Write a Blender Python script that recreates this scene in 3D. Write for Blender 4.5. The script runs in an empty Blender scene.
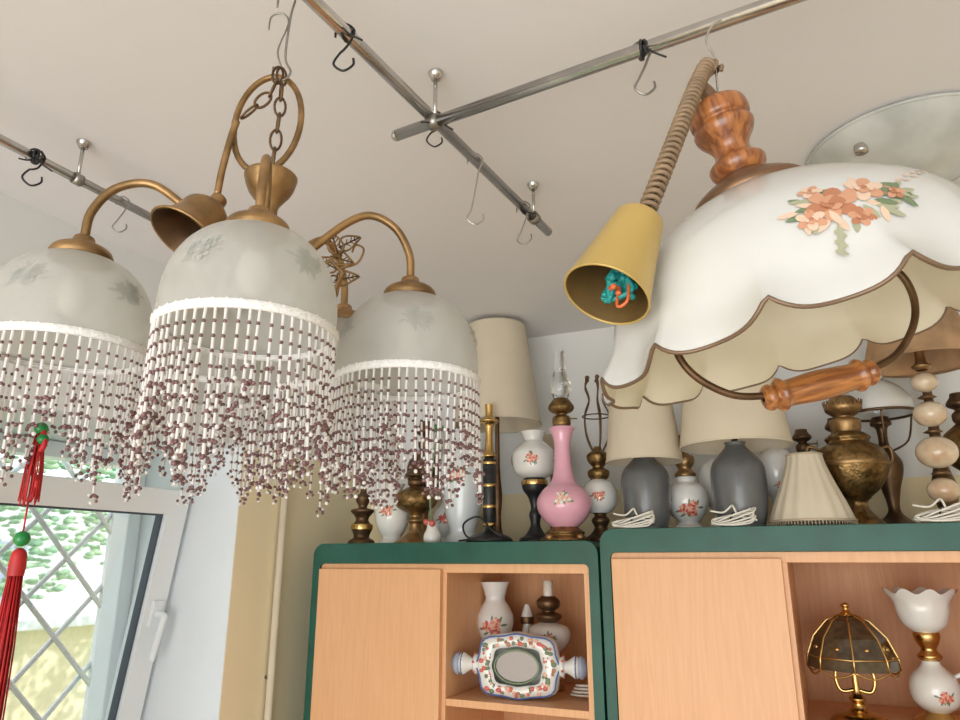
import bpy, math, random
from mathutils import Vector, Matrix
random.seed(7)
Z0 = 1.83           # eye height
CT1 = 1.88          # top of first cabinet
CT2 = 1.908         # top of second cabinet
CEIL = 2.60
YAW = math.radians(25)
sc = bpy.context.scene
sc.view_settings.view_transform = 'Standard'
sc.view_settings.look = 'None'
sc.view_settings.exposure = 0.0

# ---------------------------------------------------------------- materials
def new_mat(name):
    m = bpy.data.materials.new(name); m.use_nodes = True
    nt = m.node_tree
    return m, nt, nt.nodes['Principled BSDF']

def mat(name, col, rough=0.5, metal=0.0, noise=0.0, nscale=20.0, bump=0.0, bscale=60.0,
        col2=None, stretch=(1, 1, 1), trans=0.0, spec=0.5, coat=0.0, transl=0.0, detail=4.0, alpha=1.0, clear=0.0):
    m, nt, p = new_mat(name)
    N, L = nt.nodes, nt.links
    p.inputs['Roughness'].default_value = rough
    p.inputs['Metallic'].default_value = metal
    p.inputs['Specular IOR Level'].default_value = spec
    p.inputs['Coat Weight'].default_value = coat
    p.inputs['Transmission Weight'].default_value = trans
    p.inputs['Alpha'].default_value = alpha
    c1 = tuple(col) + (1,)
    c2 = tuple(col2) + (1,) if col2 else tuple(max(0, c * (1 - noise)) for c in col) + (1,)
    tc = N.new('ShaderNodeTexCoord'); mp = N.new('ShaderNodeMapping')
    mp.inputs['Scale'].default_value = stretch
    L.new(tc.outputs['Object'], mp.inputs['Vector'])
    nz = N.new('ShaderNodeTexNoise'); nz.inputs['Scale'].default_value = nscale
    nz.inputs['Detail'].default_value = detail
    L.new(mp.outputs[0], nz.inputs['Vector'])
    rp = N.new('ShaderNodeValToRGB')
    rp.color_ramp.elements[0].position = 0.35; rp.color_ramp.elements[0].color = c2
    rp.color_ramp.elements[1].position = 0.65; rp.color_ramp.elements[1].color = c1
    L.new(nz.outputs['Fac'], rp.inputs['Fac'])
    L.new(rp.outputs['Color'], p.inputs['Base Color'])
    if bump > 0:
        n2 = N.new('ShaderNodeTexNoise'); n2.inputs['Scale'].default_value = bscale
        n2.inputs['Detail'].default_value = 3
        L.new(mp.outputs[0], n2.inputs['Vector'])
        b = N.new('ShaderNodeBump'); b.inputs['Strength'].default_value = bump
        b.inputs['Distance'].default_value = 0.003
        L.new(n2.outputs['Fac'], b.inputs['Height']); L.new(b.outputs[0], p.inputs['Normal'])
    last = p.outputs[0]; out = N['Material Output']
    if transl > 0:
        t = N.new('ShaderNodeBsdfTranslucent'); mx = N.new('ShaderNodeMixShader')
        L.new(rp.outputs['Color'], t.inputs['Color'])
        mx.inputs[0].default_value = transl
        L.new(last, mx.inputs[1]); L.new(t.outputs[0], mx.inputs[2]); last = mx.outputs[0]
    if clear > 0:
        t = N.new('ShaderNodeBsdfTransparent'); mx = N.new('ShaderNodeMixShader')
        t.inputs['Color'].default_value = (.95, .95, .93, 1)
        mx.inputs[0].default_value = clear
        L.new(last, mx.inputs[1]); L.new(t.outputs[0], mx.inputs[2]); last = mx.outputs[0]
    L.new(last, out.inputs['Surface'])
    return m

def wood_mat(name, c1, c2, scale=6, stretch=(1, 1, 8), rough=0.4, coat=0.0, dist=3.0):
    m, nt, p = new_mat(name); N, L = nt.nodes, nt.links
    tc = N.new('ShaderNodeTexCoord'); mp = N.new('ShaderNodeMapping'); mp.inputs['Scale'].default_value = stretch
    w = N.new('ShaderNodeTexNoise'); w.inputs['Scale'].default_value = scale; w.inputs['Detail'].default_value = 6
    w.inputs['Distortion'].default_value = dist
    rp = N.new('ShaderNodeValToRGB')
    rp.color_ramp.elements[0].position = 0.38; rp.color_ramp.elements[0].color = tuple(c2) + (1,)
    rp.color_ramp.elements[1].position = 0.62; rp.color_ramp.elements[1].color = tuple(c1) + (1,)
    L.new(tc.outputs['Object'], mp.inputs[0]); L.new(mp.outputs[0], w.inputs['Vector'])
    L.new(w.outputs['Fac'], rp.inputs[0]); L.new(rp.outputs[0], p.inputs['Base Color'])
    p.inputs['Roughness'].default_value = rough; p.inputs['Coat Weight'].default_value = coat
    return m

def wall_mat(name, upper, lower, zsplit):
    m, nt, p = new_mat(name); N, L = nt.nodes, nt.links
    g = N.new('ShaderNodeNewGeometry'); s = N.new('ShaderNodeSeparateXYZ')
    L.new(g.outputs['Position'], s.inputs[0])
    c = N.new('ShaderNodeMath'); c.operation = 'GREATER_THAN'; c.inputs[1].default_value = zsplit
    L.new(s.outputs['Z'], c.inputs[0])
    nz = N.new('ShaderNodeTexNoise'); nz.inputs['Scale'].default_value = 3; nz.inputs['Detail'].default_value = 5
    mx = N.new('ShaderNodeMix'); mx.data_type = 'RGBA'
    mx.inputs['A'].default_value = tuple(lower) + (1,); mx.inputs['B'].default_value = tuple(upper) + (1,)
    L.new(c.outputs[0], mx.inputs['Factor'])
    m2 = N.new('ShaderNodeMix'); m2.data_type = 'RGBA'; m2.blend_type = 'MULTIPLY'
    m2.inputs['Factor'].default_value = 0.12
    L.new(mx.outputs['Result'], m2.inputs['A']); L.new(nz.outputs['Fac'], m2.inputs['B'])
    L.new(m2.outputs['Result'], p.inputs['Base Color'])
    b = N.new('ShaderNodeBump'); b.inputs['Strength'].default_value = 0.15
    n2 = N.new('ShaderNodeTexNoise'); n2.inputs['Scale'].default_value = 90
    L.new(n2.outputs['Fac'], b.inputs['Height']); L.new(b.outputs[0], p.inputs['Normal'])
    p.inputs['Roughness'].default_value = 0.85
    return m

M = {}
M['ceil'] = mat('ceiling_plaster', (0.80, 0.785, 0.785), 0.9, noise=0.04, nscale=1.6, bump=0.25, bscale=25)
M['wall'] = wall_mat('painted_wall', (0.80, 0.81, 0.80), (0.95, 0.83, 0.57), Z0 + 0.33)
M['wall_back'] = wall_mat('painted_wall_back', (0.84, 0.84, 0.82), (0.90, 0.77, 0.50), Z0 + 0.22)
M['reveal'] = mat('reveal_white', (0.78, 0.81, 0.83), 0.85, noise=0.05, nscale=4)
M['floor'] = mat('floor_tile', (0.58, 0.55, 0.53), 0.5, noise=0.2, nscale=4)
M['chrome'] = mat('chrome', (0.66, 0.64, 0.62), 0.22, 1.0, noise=0.25, nscale=14)
M['steel'] = mat('dull_steel', (0.42, 0.40, 0.37), 0.35, 1.0, noise=0.3, nscale=20)
M['black'] = mat('black_plastic', (0.012, 0.012, 0.013), 0.4)
M['brass'] = mat('antique_brass', (0.44, 0.27, 0.12), 0.40, 0.85, noise=0.45, nscale=30, bump=0.15, bscale=120)
M['brass_dk'] = mat('dark_bronze', (0.18, 0.105, 0.055), 0.42, 0.8, noise=0.4, nscale=30)
M['brass_br'] = mat('bright_brass', (0.74, 0.48, 0.18), 0.25, 1.0, noise=0.2, nscale=25)
M['brass_orn'] = mat('embossed_brass', (0.34, 0.21, 0.08), 0.38, 0.9, noise=0.6, nscale=60, bump=0.9, bscale=90)
M['gold_plastic'] = mat('gold_plastic', (0.56, 0.39, 0.12), 0.35, 0.25, noise=0.08, nscale=8)
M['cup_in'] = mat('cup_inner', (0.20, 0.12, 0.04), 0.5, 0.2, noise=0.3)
M['bronze_cap'] = mat('bronze_cap', (0.25, 0.14, 0.075), 0.35, 0.6, noise=0.2)
M['brown_plastic'] = mat('brown_plastic', (0.22, 0.11, 0.05), 0.4, noise=0.2)
M['coil'] = mat('coil_cord', (0.30, 0.20, 0.115), 0.4, noise=0.3, nscale=40)
M['wood'] = wood_mat('turned_wood', (0.44, 0.165, 0.048), (0.20, 0.06, 0.018), 42, (3, 3, 0.35), 0.28, 0.4, 0.5)
M['wood_h'] = wood_mat('handle_wood', (0.50, 0.20, 0.055), (0.22, 0.07, 0.02), 42, (0.35, 3, 3), 0.28, 0.4, 0.5)
M['opal'] = mat('opal_glass', (0.745, 0.755, 0.74), 0.16, transl=0.15, coat=0.5, noise=0.03)
M['opal_in'] = mat('opal_inner', (0.96, 0.89, 0.70), 0.4, transl=0.32, noise=0.04)
M['rimgold'] = mat('rim_brown', (0.20, 0.13, 0.08), 0.35, 0.3)
M['frost'] = mat('frosted_glass', (0.71, 0.715, 0.685), 0.38, transl=0.38, noise=0.08, nscale=14, bump=0.1, bscale=200, clear=0.33)
M['etch'] = mat('etched_print', (0.56, 0.57, 0.54), 0.5, transl=0.35, clear=0.30)
M['bead_w'] = mat('white_bead', (0.92, 0.90, 0.89), 0.2, transl=0.3, clear=0.1)
M['bead_d'] = mat('plum_bead', (0.30, 0.155, 0.155), 0.2, noise=0.5, nscale=200, transl=.2)
M['trimw'] = mat('white_braid', (0.85, 0.84, 0.82), 0.8, bump=0.6, bscale=300)
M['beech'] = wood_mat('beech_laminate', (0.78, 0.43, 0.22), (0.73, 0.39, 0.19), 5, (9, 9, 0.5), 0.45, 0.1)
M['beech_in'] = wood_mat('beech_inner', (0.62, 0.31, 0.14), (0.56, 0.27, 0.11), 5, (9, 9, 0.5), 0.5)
M['green'] = mat('green_edging', (0.008, 0.095, 0.065), 0.4, noise=0.25, nscale=10)
M['cream'] = mat('cream_fabric', (0.88, 0.79, 0.63), 0.9, noise=0.05, nscale=9, bump=0.3, bscale=400, transl=0.3)
M['cream2'] = mat('beige_fabric', (0.72, 0.60, 0.44), 0.9, noise=0.1, nscale=9, bump=0.3, bscale=400, transl=0.3)
M['parch'] = mat('parchment', (0.70, 0.46, 0.26), 0.8, noise=0.35, nscale=14, transl=0.4)
M['porc'] = mat('white_porcelain', (0.78, 0.77, 0.73), 0.15, coat=0.5, noise=0.02)
M['porc_bl'] = mat('bluish_porcelain', (0.70, 0.74, 0.75), 0.15, coat=0.5, noise=0.04)
M['pink'] = mat('pink_porcelain', (0.82, 0.42, 0.53), 0.15, coat=0.6, noise=0.12, nscale=8)
M['grey'] = mat('grey_ceramic', (0.13, 0.135, 0.14), 0.35, coat=0.3, noise=0.2, nscale=15)
M['rose'] = mat('paint_rose', (0.62, 0.13, 0.10), 0.35)
M['rose_l'] = mat('paint_rose_light', (0.78, 0.42, 0.30), 0.3)
M['rose_o'] = mat('paint_rose_rust', (0.46, 0.19, 0.10), 0.3)
M['rose_m'] = mat('paint_rose_mid', (0.60, 0.31, 0.19), 0.3)
M['rose_p'] = mat('paint_rose_pale', (0.72, 0.53, 0.40), 0.3)
M['leaf'] = mat('paint_leaf', (0.16, 0.22, 0.12), 0.35)
M['leaf_p'] = mat('paint_leaf_pale', (0.38, 0.39, 0.26), 0.35)
M['blue'] = mat('paint_blue', (0.06, 0.12, 0.35), 0.3)
M['bluegrey'] = mat('paint_bluegrey', (0.35, 0.40, 0.52), 0.3)
M['glass'] = mat('clear_glass', (0.95, 0.97, 0.97), 0.03, trans=1.0)
M['mirror'] = mat('mirror', (0.20, 0.17, 0.145), 0.3, 0.3)
M['cord_w'] = mat('white_cord', (0.78, 0.74, 0.66), 0.5)
M['red'] = mat('red_silk', (0.55, 0.015, 0.02), 0.5, noise=0.3, nscale=60)
M['jade'] = mat('green_bead', (0.01, 0.22, 0.05), 0.2)
M['onyx'] = mat('onyx', (0.74, 0.62, 0.46), 0.18, coat=0.5, noise=0.5, nscale=18, col2=(0.50, 0.33, 0.20))
M['pvc'] = mat('white_pvc', (0.82, 0.85, 0.87), 0.3)
M['gasket'] = mat('grey_gasket', (0.06, 0.08, 0.10), 0.5)
M['teal'] = mat('teal_wire', (0.02, 0.30, 0.28), 0.4)
M['orange'] = mat('orange_wire', (0.75, 0.16, 0.05), 0.4)
M['dkglass'] = mat('dark_panel_glass', (0.10, 0.065, 0.035), 0.12, noise=0.5, nscale=50, coat=0.6, transl=0.15)
M['ceilglass'] = mat('ceiling_lamp_glass', (0.80, 0.81, 0.77), 0.18, nscale=7, transl=0.25, col2=(0.55, 0.57, 0.53), coat=.6)
M['grass'] = mat('grass', (0.30, 0.40, 0.20), 0.9, noise=0.4, nscale=3)
M['foliage'] = mat('foliage', (0.50, 0.66, 0.45), 0.9, col2=(0.20, 0.38, 0.24), nscale=9)
M['stucco'] = mat('yellow_stucco', (0.86, 0.76, 0.52), 0.9, noise=0.1)
M['roof'] = mat('roof_white', (0.86, 0.88, 0.90), 0.8)

# ---------------------------------------------------------------- mesh builder
def crv(pts, n=6):
    """Catmull-Rom through points (any dim)."""
    P = [Vector(p) for p in pts]; out = []
    for i in range(len(P) - 1):
        p0 = P[max(i - 1, 0)]; p1 = P[i]; p2 = P[i + 1]; p3 = P[min(i + 2, len(P) - 1)]
        for k in range(n):
            t = k / n
            out.append(0.5 * ((2 * p1) + (p2 - p0) * t + (2 * p0 - 5 * p1 + 4 * p2 - p3) * t * t + (3 * p1 - p0 - 3 * p2 + p3) * t ** 3))
    out.append(P[-1]); return out

def prof_smooth(pts, n=5):
    return [(max(p.x, 0.0002), p.y) for p in crv([(a, b) for a, b in pts], n)]

class Bd:
    def __init__(s):
        s.v = []; s.f = []; s.m = []; s.sm = []; s.mats = []
    def add(s, verts, faces, m, smooth=True, X=None):
        o = len(s.v)
        mt = M[m] if isinstance(m, str) else m
        if mt not in s.mats: s.mats.append(mt)
        mi = s.mats.index(mt)
        if X is not None: verts = [X @ Vector(v) for v in verts]
        s.v.extend([tuple(v) for v in verts])
        for f in faces:
            s.f.append(tuple(i + o for i in f)); s.m.append(mi); s.sm.append(smooth)
    def lathe(s, prof, m, seg=28, X=None, mod=None, smooth=True):
        vs = []; fs = []
        n = len(prof)
        for j, (r, z) in enumerate(prof):
            for i in range(seg):
                a = 2 * math.pi * i / seg
                rr, zz = (r, z) if mod is None else mod(a, j / (n - 1), r, z)
                vs.append((rr * math.cos(a), rr * math.sin(a), zz))
        for j in range(n - 1):
            for i in range(seg):
                k = (i + 1) % seg
                fs.append((j * seg + i, j * seg + k, (j + 1) * seg + k, (j + 1) * seg + i))
        s.add(vs, fs, m, smooth, X)
    def tube(s, pts, r, m, seg=8, closed=False, X=None, caps=True):
        P = [Vector(p) for p in pts]; n = len(P)
        R = r if isinstance(r, (list, tuple)) else [r] * n
        T = []
        for i in range(n):
            if closed: t = P[(i + 1) % n] - P[i - 1]
            else: t = P[min(i + 1, n - 1)] - P[max(i - 1, 0)]
            T.append(t.normalized() if t.length > 1e-9 else Vector((0, 0, 1)))
        u = T[0].orthogonal().normalized(); vs = []; fs = []
        for i in range(n):
            u = (u - T[i] * u.dot(T[i]))
            u = u.normalized() if u.length > 1e-6 else T[i].orthogonal().normalized()
            w = T[i].cross(u)
            for k in range(seg):
                a = 2 * math.pi * k / seg
                vs.append(P[i] + (u * math.cos(a) + w * math.sin(a)) * R[i])
        for i in range(n if closed else n - 1):
            j = (i + 1) % n
            for k in range(seg):
                l = (k + 1) % seg
                fs.append((i * seg + k, i * seg + l, j * seg + l, j * seg + k))
        if caps and not closed:
            fs.append(tuple(reversed(range(seg)))); fs.append(tuple((n - 1) * seg + k for k in range(seg)))
        s.add(vs, fs, m, True, X)
    def ball(s, c, r, m, seg=12, rings=8, sx=1, sy=1, sz=1, X=None):
        vs = [(c[0], c[1], c[2] + r * sz)]; fs = []
        for j in range(1, rings):
            p = math.pi * j / rings
            for i in range(seg):
                a = 2 * math.pi * i / seg
                vs.append((c[0] + r * sx * math.sin(p) * math.cos(a), c[1] + r * sy * math.sin(p) * math.sin(a), c[2] + r * sz * math.cos(p)))
        vs.append((c[0], c[1], c[2] - r * sz)); e = len(vs) - 1
        for i in range(seg):
            k = (i + 1) % seg
            fs.append((0, 1 + i, 1 + k))
            for j in range(rings - 2):
                fs.append((1 + j * seg + i, 1 + (j + 1) * seg + i, 1 + (j + 1) * seg + k, 1 + j * seg + k))
            fs.append((1 + (rings - 2) * seg + i, e, 1 + (rings - 2) * seg + k))
        s.add(vs, fs, m, True, X)
    def box(s, a, b, m, X=None):
        x0, y0, z0 = a; x1, y1, z1 = b
        vs = [(x0, y0, z0), (x1, y0, z0), (x1, y1, z0), (x0, y1, z0), (x0, y0, z1), (x1, y0, z1), (x1, y1, z1), (x0, y1, z1)]
        fs = [(0, 3, 2, 1), (4, 5, 6, 7), (0, 1, 5, 4), (1, 2, 6, 5), (2, 3, 7, 6), (3, 0, 4, 7)]
        s.add(vs, fs, m, False, X)
    def obj(s, name, loc=(0, 0, 0), rot=(0, 0, 0), parent=None, bevel=0):
        me = bpy.data.meshes.new(name); me.from_pydata(s.v, [], s.f)
        for mt in s.mats: me.materials.append(mt)
        me.polygons.foreach_set('material_index', s.m); me.polygons.foreach_set('use_smooth', s.sm)
        me.update()
        o = bpy.data.objects.new(name, me); sc.collection.objects.link(o)
        o.location = loc; o.rotation_euler = rot
        if parent: o.parent = parent
        if bevel:
            bm = o.modifiers.new('bevel', 'BEVEL'); bm.width = bevel; bm.segments = 2; bm.limit_method = 'ANGLE'
        return o

def empty(name, loc=(0, 0, 0), rot=(0, 0, 0)):
    o = bpy.data.objects.new(name, None); sc.collection.objects.link(o)
    o.location = loc; o.rotation_euler = rot; o.empty_display_size = 0.05; return o

# decal painted on a surface of revolution
class Surf:
    def __init__(s, prof, sign=1):
        s.p = prof; s.sign = sign; s.L = [0]
        for i in range(1, len(prof)):
            s.L.append(s.L[-1] + math.hypot(prof[i][0] - prof[i - 1][0], prof[i][1] - prof[i - 1][1]))
    def at(s, th, v, off=0.0008):
        v = max(0, min(v, s.L[-1] - 1e-5)); i = 1
        while s.L[i] < v: i += 1
        a, b = s.p[i - 1], s.p[i]; k = (v - s.L[i - 1]) / max(1e-9, s.L[i] - s.L[i - 1])
        r = a[0] + (b[0] - a[0]) * k; z = a[1] + (b[1] - a[1]) * k
        dr, dz = b[0] - a[0], b[1] - a[1]; l = math.hypot(dr, dz) or 1
        nr, nz = dz / l * s.sign, -dr / l * s.sign
        return r + nr * off, z + nz * off, r
def blob(B, S, th0, v0, cx, cy, rx, ry, ang, m, off=0.0008, n=10, point=False):
    pts = [(0, 0)]
    for i in range(n):
        a = 2 * math.pi * i / n
        x = math.cos(a) * rx; y = math.sin(a) * ry
        if point: y *= abs(math.sin(a)) ** 0.6
        pts.append((x, y))
    vs = []
    for x, y in pts:
        X = cx + x * math.cos(ang) - y * math.sin(ang); Y = cy + x * math.sin(ang) + y * math.cos(ang)
        _, _, r0 = S.at(th0, v0 + Y * 1.0)
        th = th0 + X / max(r0, 0.01)
        r, z, _ = S.at(th, v0 + Y, off)
        vs.append((r * math.cos(th), r * math.sin(th), z))
    B.add(vs, [(0, 1 + i, 1 + (i + 1) % n) for i in range(n)], m, True)
def flower(B, S, th0, v0, cx, cy, R, cols, off=0.0008, seed=0):
    rnd = random.Random(seed)
    a0 = rnd.random() * 6
    for i in range(6):
        a = a0 + i * math.pi / 3
        blob(B, S, th0, v0, cx + R * .6 * math.cos(a), cy + R * .6 * math.sin(a), R * .48, R * .36, a, cols[i % 2], off + .0001 * i)
    for i in range(4):
        a = a0 + .4 + i * math.pi / 2
        blob(B, S, th0, v0, cx + R * .25 * math.cos(a), cy + R * .25 * math.sin(a), R * .3, R * .2, a + 1.2, cols[(i + 1) % 2], off * 1.9 + .0001 * i)
    blob(B, S, th0, v0, cx, cy, R * .16, R * .16, 0, cols[2], off * 2.6)
def bouquet(B, S, th0, v0, sz, cols, leaf, seed=1, n=3):
    rnd = random.Random(seed)
    for i in range(9):
        a = rnd.random() * 6.28; d = sz * (.45 + .4 * rnd.random())
        blob(B, S, th0, v0, d * math.cos(a), d * .7 * math.sin(a), sz * .24, sz * .085, a + rnd.uniform(-.6, .6), leaf, 0.0006, point=True)
    for i in range(n):
        a = i * 6.28 / n + seed
        flower(B, S, th0, v0, sz * .38 * math.cos(a) * (n > 1), sz * .25 * math.sin(a) * (n > 1), sz * (.34 if n > 1 else .5), cols, 0.0012, seed + i)

# ---------------------------------------------------------------- room shell
def slab(name, a, b, m):
    B = Bd(); B.box(a, b, m); return B.obj(name)
XW = -1.52; YW = 2.25; XR = 2.4; YF = -2.6; TH = 0.47
slab('floor', (XW - TH, YF, -0.1), (XR + .1, YW + .1, 0), 'floor')
slab('ceiling', (XW - TH, YF, CEIL), (XR + .1, YW + .1, CEIL + .1), 'ceil')
slab('wall_back', (XW - TH, YW, 0), (XR + .1, YW + .1, CEIL), 'wall_back')
slab('wall_right', (XR, YF, 0), (XR + .1, YW, CEIL), 'wall')
wy0, wy1, wz0, wz1 = 0.66, 1.592, 0.85, Z0 + 0.33
B = Bd()
B.box((XW - TH, YF, 0), (XW, wy0, CEIL), 'wall')
B.box((XW - TH, wy1, 0), (XW, YW, CEIL), 'wall')
B.box((XW - TH, wy0, 0), (XW, wy1, wz0), 'wall')
B.box((XW - TH, wy0, wz1), (XW, wy1, CEIL), 'wall')
e = 0.002
B.box((XW - TH, wy1 - e, wz0), (XW - .001, wy1, wz1), 'reveal')
B.box((XW - TH, wy0, wz0), (XW - .001, wy0 + e, wz1), 'reveal')
B.box((XW - TH, wy0, wz1 - e), (XW - .001, wy1, wz1), 'reveal')
B.box((XW - TH, wy0, wz0), (XW - .001, wy1, wz0 + e), 'reveal')
B.obj('wall_left')

# window: fixed frame, grille and a bottom-hung sash tilted into the room
win = empty('window_1', (XW - .43, (wy0 + wy1) / 2, wz0 + .002))
W = wy1 - wy0 - 0.006; H = wz1 - wz0 - 0.006; hw = W / 2
B = Bd(); fw = 0.045
B.box((-.035, -hw, 0), (.035, -hw + fw, H), 'pvc'); B.box((-.035, hw - fw, 0), (.035, hw, H), 'pvc')
B.box((-.035, -hw + fw, 0), (.035, hw - fw, fw), 'pvc'); B.box((-.035, -hw + fw, H - fw), (.035, hw - fw, H), 'pvc')
B.obj('fixed_frame', parent=win, bevel=.004)
B = Bd(); sw = 0.07; s0, s1 = -hw + .03, hw - .02; sh = (Z0 + .225) - (wz0 + .05)
for a, b in (((0, s0, 0), (.06, s0 + sw, sh)), ((0, s1 - sw, 0), (.06, s1, sh)), ((0, s0 + sw, 0), (.06, s1 - sw, sw)), ((0, s0 + sw, sh - sw), (.06, s1 - sw, sh))):
    B.box(a, b, 'pvc')
g = 0.007
for a, b in (((.02, s0 + sw, sw), (.045, s0 + sw + g, sh - sw)), ((.02, s1 - sw - g, sw), (.045, s1 - sw, sh - sw)), ((.02, s0 + sw, sw), (.045, s1 - sw, sw + g)), ((.02, s0 + sw, sh - sw - g), (.045, s1 - sw, sh - sw))):
    B.box(a, b, 'gasket')
B.box((.025, s0 + sw, sw), (.029, s1 - sw, sh - sw), 'glass')
hz = sh * 0.70
B.box((.06, s1 - .052, hz - .035), (.072, s1 - .02, hz + .035), 'pvc')
B.tube(crv([(.072, s1 - .036, hz), (.10, s1 - .036, hz), (.105, s1 - .04, hz - .02), (.10, s1 - .045, hz - .12)], 4), .009, 'pvc')
B.obj('tilted_sash', loc=(.02, 0, .045), rot=(0, math.radians(9), 0), parent=win, bevel=.003)
B = Bd()
for i in range(-8, 9):
    for sg in (1, -1):
        y0 = i * 0.21
        zz = []
        for k in range(81):
            zc = H * k / 80; yc = y0 + sg * (zc - H / 2) * 0.95
            if -hw < yc < hw: zz.append((-.075 - (.008 if sg > 0 else 0), yc, zc))
        if len(zz) > 1: B.tube([zz[0], zz[-1]], .0075, 'pvc', 6)
for yy in (-hw + .01, hw - .01): B.box((-.085, yy - .008, 0), (-.07, yy + .008, H), 'pvc')
B.obj('security_grille', parent=win)

# outside
slab('garden_ground', (-18, -8, -0.5), (-2.1, 16, -0.4), 'grass')
B = Bd(); B.box((-9.6, -3, -.4), (-9.2, 14, 1.0), 'stucco'); B.box((-9.7, -3.1, 1.0), (-9.0, 14.1, 1.12), 'roof')
B.obj('garden_wall')
B = Bd(); B.box((-16, -3, -.4), (-14, 16, 3.2), 'roof')
for yy in (5, 8, 11): B.box((-14.02, yy, .8), (-13.98, yy + 1.1, 2.2), 'bluegrey')
B.obj('neighbour_building')
def tree(name, loc, r, h, seed):
    rnd = random.Random(seed); B = Bd()
    B.tube([(0, 0, 0), (.05, 0, h * .5), (0, .05, h)], [.07, .05, .03], 'brown_plastic')
    for i in range(1500):
        a = rnd.random() * 6.28; q = rnd.uniform(-.9, 1); d = r * (.4 + .65 * rnd.random())
        c = (d * math.cos(a) * math.sqrt(1 - q * q * .8), d * math.sin(a) * math.sqrt(1 - q * q * .8), h + q * r)
        B.ball(c, r * rnd.uniform(.02, .05), 'foliage', 5, 4, sx=rnd.uniform(.6, 1.4), sz=.5)
    B.obj(name, loc)
tree('garden_tree', (-6.5, 3.6, -.4), 1.3, 3.1, 1)
tree('garden_tree.001', (-7.2, 6.6, -.4), 1.4, 3.4, 3)

# heating pipe on the left wall
B = Bd(); B.tube([(0, 0, 0), (0, 0, CEIL)], .011, 'cream', 12)
for z in (.5, 1.5): B.tube([(-.02, 0, z), (0, 0, z)], .006, 'steel')
B.obj('heating_pipe', (XW + .02, 1.765, 0))

# ---------------------------------------------------------------- cabinets
def cabinet(name, x0, x1, top, split):
    B = Bd(); y0, y1 = 1.812, 2.21; ts = .026; tt = .058; w = x1 - x0
    rc = .035
    def arc(cx, cz, r, a0, a1, n=8): return [(cx + r * math.cos(a0 + (a1 - a0) * k / n), cz + r * math.sin(a0 + (a1 - a0) * k / n)) for k in range(n + 1)]
    outer = [(0, 0)] + arc(rc, top - rc, rc, math.pi, math.pi / 2) + arc(w - rc, top - rc, rc, math.pi / 2, 0) + [(w, 0)]
    ri = .014
    inner = [(ts, 0)] + arc(ts + ri, top - tt - ri, ri, math.pi, math.pi / 2) + arc(w - ts - ri, top - tt - ri, ri, math.pi / 2, 0) + [(w - ts, 0)]
    vs = []; fs = []
    for (x, z) in outer: vs.append((x, y0 - .016, z))
    for (x, z) in inner: vs.append((x, y0 - .016, z))
    k = len(outer)
    for (x, z) in outer: vs.append((x, y1, z))
    for (x, z) in inner: vs.append((x, y1, z))
    for i in range(k - 1):
        fs += [(i, i + 1, k + i + 1, k + i), (2 * k + i, 3 * k + i, 3 * k + i + 1, 2 * k + i + 1),
               (i, 2 * k + i, 2 * k + i + 1, i + 1), (k + i, k + i + 1, 3 * k + i + 1, 3 * k + i)]
    B.add(vs, fs, 'green', False)
    zi = top - tt - .012
    B.box((ts, y0 - .008, zi - .012), (w - ts, y1, zi + .012), 'beech')
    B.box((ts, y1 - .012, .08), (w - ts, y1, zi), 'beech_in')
    B.box((split - .009, y0 - .006, .08), (split + .009, y1 - .012, zi), 'beech')
    B.box((w - ts - .016, y0 - .006, .08), (w - ts, y1 - .012, zi), 'beech')
    B.box((ts, y0 - .006, .08), (ts + .012, y1 - .012, zi), 'beech')
    B.box((ts + .004, y0 - .024, .62), (split - .002, y0 - .006, zi - .003), 'beech')
    B.box((ts + .004, y0 - .024, .10), (split - .002, y0 - .006, .61), 'beech')
    for z in (Z0 - .352, 1.12, .74):
        B.box((split + .009, y0 - .004, z - .018), (w - ts - .016, y1 - .012, z), 'beech')
    B.box((split + .004, y0 - .024, .10), (w - ts - .004, y0 - .006, .72), 'beech')
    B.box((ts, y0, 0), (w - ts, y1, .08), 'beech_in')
    B.lathe([(.001, 0), (.012, .001), (.014, .012), (.006, .02), (.006, .026)], 'brass', 16,
            Matrix.Translation((split - .05, y0 - .024, 1.05)) @ Matrix.Rotation(math.pi / 2, 4, 'X'))
    return B.obj(name, (x0, 0, 0), bevel=.0012)
cabinet('display_cabinet', -1.398, -.508, CT1, .445)
cabinet('display_cabinet.001', -.502, .41, CT2, .425)
SHELF = Z0 - .352

# ---------------------------------------------------------------- rails and hooks
def V(vx, vy, z=0):
    return (.9063 * vx - .4226 * vy, .4226 * vx + .9063 * vy, z)
def rail(name, p, q, mounts, r=.0095, m='chrome'):
    B = Bd(); p = Vector(p); q = Vector(q)
    B.tube([p, q], r, m, 16)
    d = (q - p).normalized()
    for e_ in (p, q): B.ball(e_, r * 1.02, m, 12, 8)
    for t in mounts:
        c = p.lerp(q, t)
        B.tube([(c.x, c.y, c.z), (c.x, c.y, CEIL - .004)], .0035, 'chrome', 8)
        B.lathe([(.001, -.012), (.008, -.012), (.012, -.004), (.013, 0)], 'chrome', 14, Matrix.Translation((c.x, c.y, CEIL - .001)))
        B.tube([c - d * .008, c + d * .008], r * 1.35, 'steel', 14)
    return B.obj(name)
RZ = Z0 + .69
rail('hanging_rail', (-.565, -.3, RZ), (-.4535, 1.323, RZ), (.1, .955))
rail('hanging_rail.001', (-.552, .858, RZ - .0135), (1.1, .735, RZ - .0135), (.045, .9))
rail('hanging_rail.002', (-1.175, -.5, RZ), (-1.185, 1.25, RZ), (.71, .97), r=.0085)

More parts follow.
